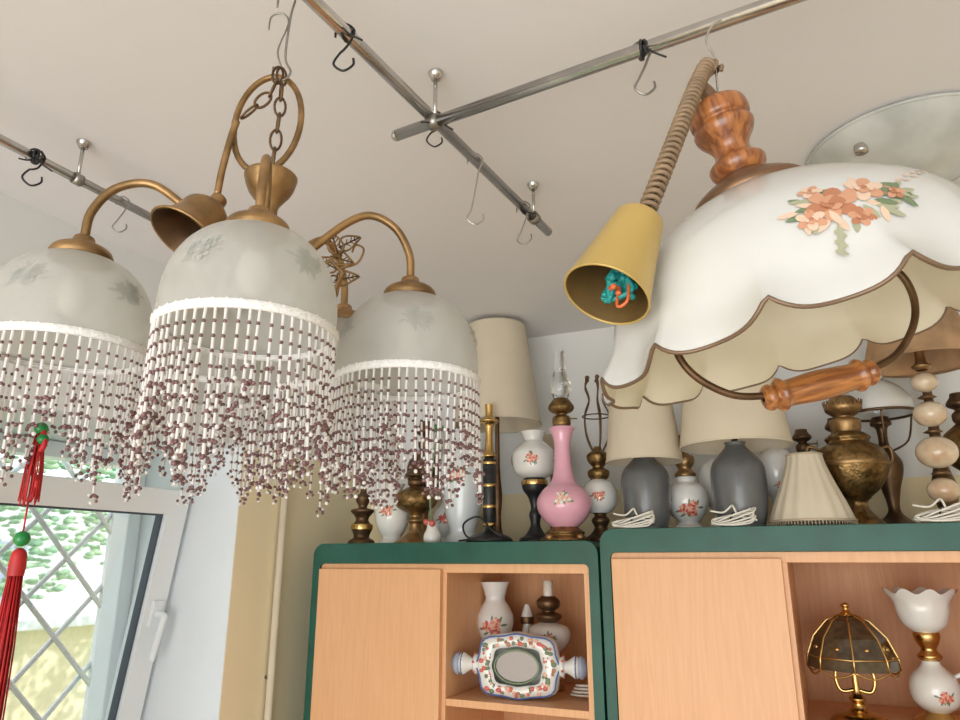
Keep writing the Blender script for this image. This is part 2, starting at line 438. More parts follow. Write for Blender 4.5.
def hookpts(h, w=.012, flip=1):
    f = flip
    return crv([(-w * f, 0, -w * .6), (-w * .9 * f, 0, w * .5), (0, 0, w * 1.05), (w * .95 * f, 0, w * .2), (w * .5 * f, 0, -w * 1.3), (0, 0, -h * .5),
                (-w * .5 * f, 0, -h + w * 1.5), (-w * f, 0, -h + w * .3), (0, 0, -h - w * .5), (w * f, 0, -h + w * .2), (w * 1.0 * f, 0, -h + w)], 5)
def hook(name, x, y, z, h, m='steel', rot=0, ties=0, w=.012, r=.0014, flip=1):
    B = Bd(); B.tube(hookpts(h, w, flip), r, m, 6)
    if ties:
        for k in range(ties):
            a = k * 1.3
            ring = [(.001 * k, .0125 * math.cos(t), .0125 * math.sin(t)) for t in [i * 2 * math.pi / 14 for i in range(14)]]
            B.tube([Matrix.Rotation(.5 * k - .3, 4, 'Z') @ Vector(p) for p in ring], .0022, 'black', 6, closed=True)
            B.tube(crv([(0, -.012, -.003), (.01 * math.cos(a), -.02, -.02), (.028 * math.cos(a), -.02, -.03 + .015 * math.sin(a))], 4), .0015, 'black', 5)
    return B.obj(name, (x, y, z), (0, 0, math.radians(rot)))
zr = RZ
def at_railA(y): return -.565 + (y + .3) * (.1115 / 1.623)
hook('wire_hook', at_railA(.64), .64, zr, .055, 'black', 25, 1, w=.013, r=.0018)
hook('wire_hook.002', at_railA(1.0), 1.0, zr, .12, 'chrome', 30, 0, w=.014)
hook('wire_hook.003', at_railA(1.2), 1.2, zr, .075, 'steel', 10, 1, w=.014)
hook('wire_hook.004', at_railA(.865), .865, zr + .002, .045, 'black', 35, 3, w=.012)
hook('wire_hook.005', -.14, .828, zr - .0135, .065, 'steel', 20, 2, w=.013, r=.0018)
hook('wire_hook.006', -1.178, .66, zr, .05, 'black', 60, 3, w=.014, r=.0018)
hook('wire_hook.007', -1.18, .84, zr, .06, 'steel', 40, 0, w=.012)

# ---------------------------------------------------------------- chandelier
CX, CY = -.245, .73
ch = empty('chandelier', V(CX, CY, Z0), (0, 0, YAW))
B = Bd()
colp = prof_smooth([(.0005, .262), (.008, .266), (.012, .28), (.006, .29), (.022, .30), (.03, .318), (.022, .335), (.010, .342), (.010, .358), (.021, .368), (.012, .378),
                    (.011, .392), (.018, .404), (.025, .414), (.029, .426), (.029, .434), (.012, .436), (.0005, .438)], 4)
B.lathe(colp, 'brass', 28); B.obj('centre_column', parent=ch)
B = Bd()
B.tube([(.0395 * math.cos(a) - .010, .012 * math.sin(a), .506 + .074 * math.sin(a)) for a in [i * 2 * math.pi / 40 for i in range(40)]], .0038, 'brass', 10, closed=True)
B.obj('hanging_loop', parent=ch)
def link(B, c, d, L=.013, w=.0065, r=.0016, roll=0, m='brass_dk'):
    d = Vector(d).normalized(); u = d.orthogonal().normalized(); u = Matrix.Rotation(roll, 3, d) @ u
    pts = [Vector(c) + d * (L * math.sin(a)) + u * (w * math.cos(a)) for a in [i * 2 * math.pi / 16 for i in range(16)]]
    B.tube(pts, r, m, 6, closed=True)
def chain(B, pts, m='brass_dk', L=.013, w=.0065, r=.0016):
    C = crv(pts, 30); acc = 0; k = 0
    link(B, C[0], C[1] - C[0], L, w, r, 0, m)
    for i in range(1, len(C)):
        acc += (C[i] - C[i - 1]).length
        if acc >= L * 1.65:
            acc = 0; k += 1; link(B, C[i], C[i] - C[i - 1], L, w, r, (k % 2) * math.pi / 2 + .3, m)
B = Bd()
chain(B, [(-.002, -.004, .570), (-.006, -.008, .545), (-.020, -.012, .522), (-.040, -.014, .500)])
chain(B, [(.003, -.004, .568), (.005, -.006, .53), (.004, -.006, .49), (.000, 0, .445)])
B.tube(crv([(-.042, -.014, .498), (-.047, -.015, .47), (-.052, -.016, .43), (-.054, -.016, .40)], 5), .0042, 'brass', 8)
B.obj('suspension_chain', parent=ch)
B = Bd()
bell = prof_smooth([(.004, .014), (.009, .010), (.010, 0), (.018, -.006), (.026, -.016), (.029, -.035), (.036, -.050), (.040, -.056)], 4)
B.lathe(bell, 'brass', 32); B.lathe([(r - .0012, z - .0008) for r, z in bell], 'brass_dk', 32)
B.tube([(.040 * math.cos(a), .040 * math.sin(a), -.056) for a in [i * 2 * math.pi / 32 for i in range(32)]], .0016, 'brass', 6, closed=True)
B.ball((0, 0, -.02), .008, 'black'); B.tube([(0, 0, 0), (.002, 0, -.03)], .002, 'cord_w')
B.obj('bell_canopy', (-.054, -.020, .386), (math.radians(-20), math.radians(22), 0), parent=ch)
# arms + shades
DH = .102
dome = prof_smooth([(.0790, -.002), (.0808, .008), (.0805, .028), (.0765, .050), (.066, .073), (.048, .091), (.024, .1015)], 4)
S_d = Surf(dome, 1)
shades = [(.162, .045, .197), (-.182, -.040, .209), (.028, -.108, .206), (.06, .165, .207), (-.115, .150, .209)]
def fringe(B, rnd, R):
    n = 56; per = 6
    ph0 = rnd.random()
    for i in range(n):
        a = 2 * math.pi * i / n + rnd.uniform(-.012, .012)
        q = (i * per / n + ph0) % 1.0
        tri = 1 - abs(2 * q - 1)
        Lh = .064 + .064 * tri + rnd.uniform(-.005, .005)
        c, s_ = math.cos(a), math.sin(a)
        sway = rnd.uniform(-.005, .005); swt = rnd.uniform(-.006, .006)
        z = -.006; x0, y0 = R * c, R * s_
        def P(z):
            k = -z / .14
            return (x0 + c * sway * k - s_ * swt * k, y0 + s_ * sway * k + c * swt * k, z)
        white_len = Lh * (.52)
        k = i % 2
        while -z < Lh:
            low = -z > white_len
            l = .0095 if not low else .0085
            B.tube([P(z), P(z - l)], .0014, 'bead_w', 5, caps=False)
            z -= l
            p = P(z - .0018)
            if not low:
                B.ball(p, .0018, 'bead_d', 6, 4)
            else:
                B.ball(p, .0021, 'bead_d', 6, 4)
                if k % 2 == 0:
                    for j in range(2):
                        aa = rnd.random() * 6.28
                        B.ball((p[0] + .004 * math.cos(aa), p[1] + .004 * math.sin(aa), p[2] + rnd.uniform(-.002, .002)), .0021, 'bead_d' if j else 'bead_w', 6, 4)
            z -= .0034; k += 1
        p = P(z - .003)
        for j in range(4):
            aa = j * 6.28 / 4 + rnd.random()
            B.ball((p[0] + .0042 * math.cos(aa) * -s_, p[1] + .0042 * math.cos(aa) * c, p[2] + .0042 * math.sin(aa)), .0021, 'bead_d' if j < 3 else 'bead_w', 6, 4)
for idx, (sx, sy, sz) in enumerate(shades):
    R = math.hypot(sx, sy); ux, uy = sx / R, sy / R
    B = Bd()
    path = [(.012, .324), (.030, .326), (.045, .342), (R * .52, .388), (R * .70, .406), (R * .88, .395), (R * .985, .365), (R, .335), (R, .315)]
    if idx == 2: path = [(.012, .328), (.03, .345), (R * .42, .395), (R * .65, .41), (R * .88, .395), (R * .99, .36), (R, .33), (R, .315)]
    dz = sz - .207
    B.tube([(p.x * ux, p.x * uy, p.y + dz * p.x / R) for p in crv(path, 6)], .0048, 'brass', 10)
    cap = prof_smooth([(.0055, DH + .026), (.010, DH + .024), (.012, DH + .018), (.017, DH + .015), (.027, DH + .010), (.031, DH + .004), (.031, DH - .001), (.028, DH - .003), (.003, DH - .003)], 3)
    B.lathe(cap, 'brass', 28, Matrix.Translation((sx, sy, sz)))
    B.ball((sx, sy, sz + .06), .017, 'porc', 14, 8, sz=1.5)
    B.tube([(x * ux - .01 * uy, x * uy + .01 * ux, z) for x, z in [(.02, .305), (.05, .29), (.08, .30), (.09, .325), (.075, .34), (.06, .33), (.066, .318)]], .0028, 'brass', 6)
    B.obj('arm_%d' % (idx + 1), parent=ch)
    B = Bd()
    B.lathe(dome, 'frost', 40)
    for k in range(5):
        th = -1.35 + k * 2 * math.pi / 5 + idx
        bouquet(B, S_d, th, .055, .024, ('etch', 'etch', 'etch'), 'etch', seed=k + idx, n=3)
    rr = .0808
    n = 90
    B.lathe([(rr + .0002, .003), (rr + .0016, .002), (rr + .002, -.002), (rr + .001, -.005), (rr - .001, -.006), (rr - .002, 0)], 'trimw', 60)
    B.tube([((rr + .0016) * math.cos(a), (rr + .0016) * math.sin(a), .0003 + .0015 * (1 if i % 2 else -1)) for i, a in enumerate([j * 2 * math.pi / n for j in range(n)])], .0014, 'trimw', 5, closed=True)
    B.obj('glass_shade_%d' % (idx + 1), (sx, sy, sz), parent=ch)
    B = Bd(); fringe(B, random.Random(30 + idx), rr); B.obj('bead_fringe_%d' % (idx + 1), (sx, sy, sz), parent=ch)
# filigree brass leaves
B = Bd()
for (lx, ly, lz, a) in ((.078, .05, .372, 1.9), (.095, .06, .378, .5), (.088, .055, .352, -.3), (.070, .05, .345, 2.6), (.094, .06, .330, .2), (.078, .055, .318, -1.2)):
    vs = []
    for j in range(16):
        t = j * 2 * math.pi / 16; x = .014 * math.cos(t); z = .0085 * math.sin(t) * (1.2 - .8 * math.cos(t)) * .8
        vs.append(Vector((lx + x * math.cos(a) - z * math.sin(a), ly + .002 * math.cos(2 * t), lz + x * math.sin(a) + z * math.cos(a))))
    B.tube(vs, .0013, 'brass', 5, closed=True)
    c = Vector((lx, ly, lz)); d = Vector((math.cos(a), 0, math.sin(a)))
    B.tube([c - d * .016, c + d * .013], .0010, 'brass_dk', 5)
    nrm = Vector((-math.sin(a), 0, math.cos(a)))
    for k in (-.006, 0, .005):
        for s_ in (1, -1): B.tube([c + d * k, c + d * (k + .004) + nrm * .005 * s_], .0008, 'brass', 4)
B.tube(crv([(.06, .05, .29), (.085, .055, .315), (.084, .055, .35), (.088, .06, .375)], 5), .0016, 'brass', 6)
B.tube(crv([(.084, .055, .34), (.105, .06, .35), (.112, .06, .368), (.102, .06, .374), (.098, .06, .364)], 5), .0014, 'brass', 6)
B.obj('leaf_ornament', (-.010, 0, 0), parent=ch)
B = Bd()
B.tube(crv([(-.012, 0, .675), (-.010, 0, .70), (.002, 0, .705), (.010, 0, .69), (.006, 0, .66), (.004, 0, .60), (.012, 0, .578), (.004, 0, .566), (-.008, 0, .572), (-.010, 0, .585)], 6), .0015, 'steel', 6)
B.tube(crv([(-.02, 0, .64), (-.018, 0, .66), (-.004, 0, .665), (.004, 0, .65), (-.006, 0, .61), (.0, 0, .585)], 6), .0012, 'steel', 6)
B.obj('suspension_hook', parent=ch)

# red tassel charm hanging from left shade
B = Bd(); rnd = random.Random(3)
B.tube([(0, 0, .02), (0, 0, -.05)], .001, 'red', 5)
def tassel(B, z0, z1, r0, r1, n):
    for i in range(n):
        a = rnd.random() * 6.28; k = rnd.random() ** .5
        B.tube([(r0 * k * math.cos(a), r0 * k * math.sin(a), z0), (r1 * .9 * k * math.cos(a), r1 * .9 * k * math.sin(a), (z0 + z1) / 2), (r1 * k * math.cos(a), r1 * k * math.sin(a), z1 + rnd.uniform(0, .012))], .0008, 'red', 4)
B.ball((0, 0, -.052), .007, 'jade'); B.ball((.006, 0, -.064), .006, 'jade')
B.tube(crv([(0, 0, -.05), (.01, 0, -.07), (-.008, 0, -.09), (.008, 0, -.11), (0, 0, -.13)], 6), .003, 'red', 6)
tassel(B, -.058, -.135, .004, .010, 26)
B.tube([(0, 0, -.13), (0, 0, -.165)], .001, 'red', 5)
B.ball((0, 0, -.168), .008, 'jade'); B.ball((0, 0, -.186), .0075, 'red', sz=1.2)
tassel(B, -.190, -.36, .006, .012, 60)
B.lathe([(.0075, -.185), (.0082, -.195), (.0075, -.205)], 'red', 14)
B.obj('hanging_tassel', V(-.477, .752, Z0 + .19))

# ---------------------------------------------------------------- big pendant
pd = empty('pendant_lamp', V(.321, .745, Z0 + .408), (0, 0, 0))
pd.rotation_mode = 'QUATERNION'
pd.rotation_quaternion = (Matrix.Rotation(YAW, 4, 'Z') @ Matrix.Rotation(math.radians(-14), 4, 'Y') @ Matrix.Rotation(math.radians(1.5), 4, 'X')).to_quaternion()
pp = prof_smooth([(.045, .010), (.062, .004), (.100, -.013), (.138, -.036), (.170, -.062), (.192, -.092), (.204, -.120), (.213, -.144), (.230, -.168)], 6)
NL = 13
def scal(a, t, r, z):
    w = max(0, (t - .5) / .5) ** 2.4
    a2 = a + .20
    lob = abs(math.sin(NL * a2 / 2 + .35 * math.sin(NL * a2))) ** .8
    return r + .007 * w * math.cos(NL * a2), z - .022 * w * lob + .006 * w
B = Bd()
B.lathe(pp, 'opal', 13 * 20, mod=scal)
pin = [(r - .0035, z - .001) for r, z in pp]
B.lathe(pin, 'opal_in', 13 * 20, mod=scal)
rim = []
for i in range(13 * 20):
    a = 2 * math.pi * i / (13 * 20); r, z = scal(a, 1, pp[-1][0] - .0017, pp[-1][1] - .0005); rim.append((r * math.cos(a), r * math.sin(a), z))
B.tube(rim, .0022, 'rimgold', 6, closed=True)
S_p = Surf(pp, -1)
th0 = math.radians(-96); v0 = .185
rc = ('rose_o', 'rose_m', 'rose_o'); rp_ = ('rose_m', 'rose_p', 'rose_o')
lv = ('leaf_p', 'rose_p')
rnd = random.Random(12)
for i in range(34):
    a = rnd.random() * 6.28; d = rnd.uniform(.55, 1.05)
    blob(B, S_p, th0, v0, .054 * d * math.cos(a), .032 * d * math.sin(a), .010, .0036, a + rnd.uniform(-.7, .7), lv[i % 2] if i % 3 else 'leaf', .0005 + .00003 * i, point=True)
for (fx, fy, fr, cc) in ((-.014, .0, .021, rc), (.018, -.008, .017, rp_), (-.038, .012, .012, rp_), (.000, .024, .011, rc), (.040, .004, .010, rc), (-.022, -.024, .010, rp_)):
    flower(B, S_p, th0, v0, fx, fy, fr, cc, .0012, int(fr * 1000))
for i in range(10):
    blob(B, S_p, th0, v0, .05 + .007 * i, -.008 - .0026 * i + .003 * (-1) ** i, .004, .0018, .5 * (-1) ** i, 'rose_p', .0007)
for i in range(6):
    blob(B, S_p, th0, v0, -.022 - .002 * i, .030 + .005 * i, .006, .0024, 1.5 + .5 * (-1) ** i, 'leaf_p', .0007)
B.obj('glass_shade', parent=pd)
B = Bd()
B.lathe(prof_smooth([(.062, -.006), (.066, .003), (.064, .011), (.050, .021), (.034, .029), (.026, .036)], 3), 'bronze_cap', 32)
wz = [(.024, .032), (.030, .039), (.033, .046), (.032, .053), (.024, .060), (.021, .069), (.025, .079), (.033, .090), (.036, .100), (.032, .107), (.036, .113), (.035, .127), (.030, .134), (.021, .137), (.003, .138)]
B.lathe(prof_smooth(wz, 4), 'wood', 32)
B.tube(crv([(0, 0, .13), (-.002, 0, .148), (-.009, 0, .162)], 4), .0095, 'brown_plastic', 14)
B.ball((-.010, 0, .162), .011, 'brown_plastic')
B.tube(crv([(.004, 0, .12), (.010, 0, .15), (.022, 0, .20), (.020, 0, .225), (.034, 0, .245), (.048, 0, .25)], 4), .0015, 'chrome', 6)
B.obj('turned_wood_top', parent=pd)
B = Bd()
half = [(.058, -.226), (.096, -.216), (.127, -.190), (.141, -.160), (.138, -.128), (.114, -.104), (.07, -.09), (.02, -.06), (.004, -.01)]
for s_ in (1, -1):
    B.tube([(p.x * s_ - .001, 0, p.y) for p in crv(half, 6)], .0042, 'brass_dk', 10)
B.ball((.0, 0, -.07), .03, 'porc', 16, 10, sz=1.2); B.lathe([(.02, -.01), (.02, -.045)], 'porc', 20)
B.obj('metal_bow', parent=pd)
B = Bd()
X = Matrix.Translation((-.001, 0, -.228)) @ Matrix.Rotation(math.pi / 2, 4, 'Y')
gp_ = [(.004, -.066), (.013, -.064), (.016, -.058), (.013, -.053), (.017, -.050), (.020, -.045), (.0165, -.040), (.0165, -.03), (.0185, 0), (.0165, .03), (.0165, .040), (.020, .045), (.017, .050), (.013, .053), (.016, .058), (.013, .064), (.004, .066)]
B.lathe(prof_smooth([(r * .93, z) for r, z in gp_], 3), 'wood_h', 24, X)
B.obj('wooden_grip', parent=pd)
# coil cord with its ceiling cup
cp = empty('cord_and_cup', V(.165, .66, Z0 + .339), (0, 0, YAW))
B = Bd()
path = crv([(.004, 0, .0), (.026, .008, .05), (.056, .025, .12), (.086, .05, .19), (.106, .07, .232), (.120, .08, .256), (.134, .085, .250)], 60)
n = len(path); hel = []
acc = 0
for i in range(n):
    t = (path[min(i + 1, n - 1)] - path[max(i - 1, 0)]).normalized()
    a = t.cross(Vector((0, 1, 0))).normalized(); b = t.cross(a)
    if i: acc += (path[i] - path[i - 1]).length
    hel.append((path[i], a, b, acc))
fine = []
for i in range(n - 1):
    for k in range(3):
        f = k / 3; p = hel[i][0].lerp(hel[i + 1][0], f); ac = hel[i][3] + (hel[i + 1][3] - hel[i][3]) * f
        ph = ac / .0088 * 2 * math.pi
        fine.append(p + hel[i][1] * (.0078 * math.cos(ph)) + hel[i][2] * (.0078 * math.sin(ph)))
B.tube(fine, .0030, 'coil', 6)
B.tube(path[::12], .0035, 'brass_dk', 6)
B.obj('coil_cord', parent=cp)
B = Bd()
cup = prof_smooth([(.004, .004), (.020, .003), (.025, 0), (.027, -.006), (.033, -.045), (.041, -.092), (.043, -.104)], 4)
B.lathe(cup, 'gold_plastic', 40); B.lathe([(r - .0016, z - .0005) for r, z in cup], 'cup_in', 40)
B.tube([(.0425 * math.cos(a), .0425 * math.sin(a), -.104) for a in [i * 2 * math.pi / 40 for i in range(40)]], .0014, 'gold_plastic', 6, closed=True)
rnd = random.Random(8)
for i in range(9):
    pts = [(rnd.uniform(-.004, .02), rnd.uniform(-.018, .012), z) for z in (-.02, -.05, -.075, -.092, -.104)]
    B.tube(crv(pts, 5), .0028, 'teal' if i < 7 else 'orange', 6)
for i in range(5):
    pts = [(.008 + rnd.uniform(-.014, .014), -.004 + rnd.uniform(-.014, .014), -.085 + rnd.uniform(-.014, .014)) for _ in range(6)]
    B.tube(crv(pts, 4), .0035, 'teal', 6)
B.tube(crv([(.012, -.01, -.08), (.02, -.012, -.108), (.014, -.004, -.114), (.008, 0, -.09)], 5), .0016, 'orange', 6)
B.obj('gold_cup', (0, 0, 0), (math.radians(-14), math.radians(25), 0), parent=cp)
bpy.context.view_layer.update()
cp.parent = pd; cp.matrix_parent_inverse = pd.matrix_world.inverted()

# ceiling lamp (frosted dish)
B = Bd()
B.lathe(prof_smooth([(.0005, -.078), (.05, -.074), (.10, -.059), (.145, -.034), (.170, -.010), (.170, -.003)], 5), 'ceilglass', 48)
B.tube([(.171 * math.cos(a), .171 * math.sin(a), -.006) for a in [i * 2 * math.pi / 48 for i in range(48)]], .0035, 'ceilglass', 8, closed=True)
B.lathe([(.12, -.006), (.12, 0)], 'pvc', 32)
for k in range(3):
    a = math.radians(232 + 120 * k); B.lathe([(.001, -.006), (.011, -.005), (.012, 0), (.012, .010)], 'chrome', 14, Matrix.Translation((.135 * math.cos(a), .135 * math.sin(a), -.045)))
B.obj('ceiling_lamp', V(.82, 1.19, CEIL - .001))

# ---------------------------------------------------------------- things on the cabinets
def place(B, name, x, y, z, rot=0, rx=0): return B.obj(name, (x, y, z), (rx, 0, rot))
def shade(B, rb, rt, h, z, m='cream', cx=0, X=None, pleat=0):
    X = X or Matrix.Identity(4)
    mod = (lambda a, t, r, zz: (r * (1 + .012 * math.sin(pleat * a)), zz)) if pleat else None
    seg = 120 if pleat else 40
    B.lathe([(rb, z), (rb * .5 + rt * .5, z + h / 2), (rt, z + h)], m, seg, X, mod)
    B.lathe([(rb - .002, z), (rt - .002, z + h)], m, seg, X, mod)
    for r, zz in ((rb, z), (rt, z + h)):
        B.tube([(r * math.cos(a), r * math.sin(a), zz) for a in [i * 2 * math.pi / 40 for i in range(40)]], .0022, m, 6, closed=True, X=X)
    for k in range(3):
        a = k * 2.094
        B.tube([(0, 0, z + h * .8), ((rt - .001) * math.cos(a), (rt - .001) * math.sin(a), z + h * .96)], .0012, 'steel', 5, X=X)
FT = -math.pi / 2 + .25

B = Bd()
B.lathe(prof_smooth([(.001, 0), (.040, 0), (.040, .012), (.025, .022), (.030, .040), (.034, .055), (.020, .075), (.026, .09), (.036, .10), (.036, .108), (.014, .115), (.022, .135), (.024, .150), (.010, .165), (.012, .195), (.016, .215), (.001, .217)], 4), 'brass_dk', 24)
B.lathe([(.0345, .046), (.0355, .055), (.034, .062)], 'brass_br', 24); B.lathe([(.0365, .101), (.0372, .104), (.0365, .107)], 'brass_br', 24)
place(B, 'turned_candle_lamp', -1.318, 1.93, CT1)
def vase_lamp(name, x, y, z, prof, m, bq=None, extra=None, size=.03, v=.6, cols=('rose', 'rose_l', 'brass_br'), leaf='leaf', seed=1, nb=3):
    B = Bd(); p = prof_smooth(prof, 5); B.lathe(p, m, 32)
    S = Surf(p, 1)
    for k in range(nb):
        bouquet(B, S, FT + k * 2 * math.pi / nb, S.L[-1] * v, size, cols, leaf, seed + k)
    if extra: extra(B)
    return place(B, name, x, y, z)
vase_lamp('floral_vase', -1.205, 1.93, CT1, [(.001, 0), (.036, 0), (.038, .01), (.030, .02), (.046, .05), (.056, .09), (.050, .125), (.032, .155), (.028, .165), (.038, .185)], 'porc', size=.030)
def oil_lamp(name, x, y, z, H, rb, font, foot='brass', glass=None, chim=0, rot=0, seg=28, deco=True):
    B = Bd()
    B.lathe(prof_smooth([(.001, 0), (rb, 0), (rb, H * .03), (rb * .75, H * .07), (rb * .35, H * .14), (rb * .28, H * .25), (rb * .42, H * .30), (rb * .26, H * .36), (rb * .5, H * .42)], 4), foot, seg)
    fp = prof_smooth([(rb * .4, H * .40), (rb * .9, H * .47), (rb * 1.12, H * .57), (rb * .98, H * .67), (rb * .5, H * .74), (rb * .3, H * .77)], 4)
    B.lathe(fp, font, seg)
    if deco and font.startswith('porc'):
        S = Surf(fp, 1)
        for k in range(3): bouquet(B, S, FT + k * 2.09, S.L[-1] * .45, rb * .6, ('rose', 'rose_l', 'brass_br'), 'leaf', k + 2)
    B.lathe(prof_smooth([(rb * .3, H * .76), (rb * .42, H * .79), (rb * .42, H * .84), (rb * .25, H * .87), (rb * .55, H * .90), (rb * .58, H * .93), (rb * .4, H * .97), (rb * .36, H)], 3), 'brass_dk', seg)
    B.tube([(rb * .3, 0, H * .85), (rb * .85, 0, H * .85)], .002, 'brass', 6); B.lathe([(.001, 0), (.009, 0), (.009, .002), (.001, .002)], 'brass', 12, Matrix.Translation((rb * .85, 0, H * .85)) @ Matrix.Rotation(math.pi / 2, 4, 'Y'))
    if chim:
        B.lathe(prof_smooth([(rb * .34, H * .98), (rb * .5, H + chim * .2), (rb * .5, H + chim * .35), (rb * .3, H + chim * .6), (rb * .26, H + chim)], 5), 'glass', 24)
    return place(B, name, x, y, z, rot)
oil_lamp('brass_oil_lamp', -1.110, 1.91, CT1, .225, .060, 'brass_orn', 'brass')
oil_lamp('tall_brass_oil_lamp', -1.20, 2.12, CT1, .42, .055, 'brass_dk', 'brass')
vase_lamp('small_floral_vase', -1.080, 2.07, CT1, [(.001, 0), (.03, 0), (.032, .01), (.026, .02), (.045, .05), (.052, .08), (.040, .11), (.022, .135), (.028, .15)], 'porc', size=.030, cols=('rose', 'rose', 'brass_br'))
B = Bd()
B.lathe(prof_smooth([(.001, 0), (.022, 0), (.026, .02), (.016, .045), (.020, .06)], 4), 'porc', 18)
B.tube(crv([(0, 0, .03), (-.01, 0, .15), (.0, 0, .25), (.012, 0, .33)], 6), .0030, 'leaf', 6)
for k in range(9):
    a = k * .7; B.ball((.012 + .012 * math.cos(a), .012 * math.sin(a), .335 + .006 * (k % 3)), .010, 'jade' if k % 2 else 'leaf', 8, 6, sz=.6)
for k in range(3):
    z = .15 + .05 * k; B.tube(crv([(-.005, 0, z), (.02 * (-1) ** k, 0, z + .03), (.03 * (-1) ** k, 0, z + .02)], 4), [.002] * 4 + [.005] * 3 + [.001] * 2, 'leaf', 6)
B.ball((.010, -.02, .055), .010, 'rose', 8, 6); B.ball((-.012, -.016, .06), .009, 'rose', 8, 6)
place(B, 'artificial_flower_vase', -1.025, 1.865, CT1)
vase_lamp('large_floral_vase', -.985, 1.985, CT1, [(.001, 0), (.050, 0), (.052, .015), (.042, .035), (.054, .09), (.070, .17), (.074, .23), (.062, .28), (.038, .31), (.032, .325), (.044, .345)], 'porc_bl', size=.042, v=.62)
B = Bd()
B.lathe(prof_smooth([(.001, 0), (.062, 0), (.064, .010), (.052, .018), (.030, .026), (.014, .034), (.012, .05)], 3), 'black', 28)
B.lathe([(.0125, .045), (.0185, .05), (.0185, .235), (.0125, .24)], 'black', 20)
for z in (.05, .10, .16, .225): B.lathe([(.019, z - .004), (.0205, z), (.019, z + .004)], 'brass_br', 20)
B.lathe(prof_smooth([(.012, .24), (.022, .245), (.014, .26), (.011, .30), (.013, .335), (.026, .345), (.028, .352), (.012, .36), (.012, .40)], 4), 'brass_br', 24)
for k in range(16):
    a0 = k * .39; B.tube([(.0195 * math.cos(a0), .0195 * math.sin(a0), .06), (.0195 * math.cos(a0 + 2.5), .0195 * math.sin(a0 + 2.5), .215)], .0009, 'gasket', 4)
B.tube(crv([(.03, -.05, .004), (-.04, -.055, .012), (-.06, -.045, .05), (-.02, -.03, .07), (.03, -.045, .03), (.055, -.035, .012), (.0, -.062, .01), (-.075, -.045, .004)], 6), .003, 'black', 6)
place(B, 'column_table_lamp', -.845, 1.876, CT1)
B = Bd()
B.lathe(prof_smooth([(.001, 0), (.040, 0), (.038, .015), (.016, .03), (.010, .08), (.014, .15), (.008, .22), (.007, .34), (.007, .42)], 4), 'brass_dk', 20)
shade(B, .142, .096, .330, .372, 'cream')
B.tube([(0, 0, .40), (0, 0, .66)], .004, 'brass', 8)
place(B, 'tall_shade_table_lamp', -.892, 2.045, CT1)
B = Bd()
B.lathe(prof_smooth([(.001, 0), (.045, 0), (.046, .012), (.030, .022), (.014, .05), (.018, .08), (.012, .10), (.02, .13), (.034, .15), (.038, .17), (.03, .19)], 4), 'black', 24)
B.lathe([(.038, .165), (.040, .172), (.038, .179)], 'brass_br', 24)
gp = prof_smooth([(.030, .185), (.056, .20), (.066, .235), (.062, .265), (.038, .29), (.028, .30), (.038, .325)], 5)
B.lathe(gp, 'porc', 32); S = Surf(gp, 1)
for k in range(4): bouquet(B, S, FT + k * 1.57, .07, .028, ('rose', 'rose_l', 'brass_br'), 'leaf', k)
place(B, 'globe_table_lamp', -.74, 1.97, CT1)
B = Bd()
B.lathe(prof_smooth([(.001, 0), (.064, 0), (.066, .008), (.050, .016), (.054, .024), (.040, .034), (.034, .040)], 3), 'brass_orn', 32)
for k in range(4):
    a = k * 1.57 + .78; B.ball((.058 * math.cos(a), .058 * math.sin(a), .010), .013, 'brass', 10, 6, sz=.75)
pk = prof_smooth([(.034, .038), (.055, .055), (.074, .085), (.074, .115), (.058, .14), (.036, .16), (.027, .19), (.023, .23), (.023, .27), (.030, .30), (.036, .312), (.026, .318)], 5)
B.lathe(pk, 'pink', 36); S = Surf(pk, 1)
for k in range(2): bouquet(B, S, FT - .3 + k * 3.1, .09, .034, ('porc', 'rose_l', 'rose'), 'leaf', k + 4)
B.lathe(prof_smooth([(.020, .315), (.026, .325), (.024, .345), (.014, .352), (.032, .362), (.037, .375), (.024, .395), (.018, .40)], 4), 'brass_orn', 24)
B.lathe(prof_smooth([(.018, .395), (.030, .425), (.029, .445), (.018, .48), (.015, .54)], 5), 'glass', 24)
B.tube([(.02, 0, .34), (.045, 0, .34)], .002, 'brass', 6)
place(B, 'pink_porcelain_lamp', -.622, 1.885, CT1, .3)
B = Bd()
B.lathe(prof_smooth([(.001, 0), (.045, 0), (.047, .01), (.03, .022), (.018, .04), (.026, .06), (.016, .075), (.03, .085)], 4), 'brass_dk', 24)
bp = prof_smooth([(.026, .08), (.046, .10), (.052, .13), (.042, .16), (.022, .175)], 4); B.lathe(bp, 'porc', 28); S = Surf(bp, 1)
for k in range(3): bouquet(B, S, FT + k * 2.09, .055, .026, ('rose', 'rose_l', 'brass_br'), 'leaf', k + 9)
B.lathe(prof_smooth([(.020, .172), (.03, .185), (.03, .20), (.016, .21), (.028, .225), (.032, .245), (.015, .26), (.010, .27)], 3), 'brass_orn', 24)
for k in range(5):
    a = k * 1.257 + .3
    B.tube([(x * math.cos(a), x * math.sin(a), z) for x, z in [(p.x, p.y) for p in crv([(.012, .25), (.035, .30), (.04, .36), (.022, .41), (.034, .45), (.026, .47)], 5)]], .0028, 'brass_dk', 6)
    B.ball((.026 * math.cos(a), .026 * math.sin(a), .475), .007, 'brass_dk', 8, 6)
B.tube([(.04 * math.cos(a), .04 * math.sin(a), .36) for a in [i * .3927 for i in range(16)]], .002, 'brass_dk', 6, closed=True)
place(B, 'ornate_brass_lamp', -.55, 1.99, CT1)
B = Bd()
B.lathe(prof_smooth([(.001, 0), (.038, 0), (.038, .01), (.012, .03), (.016, .10), (.008, .16), (.008, .26)], 4), 'brass', 20)
shade(B, .060, .034, .11, .225, 'cream2')
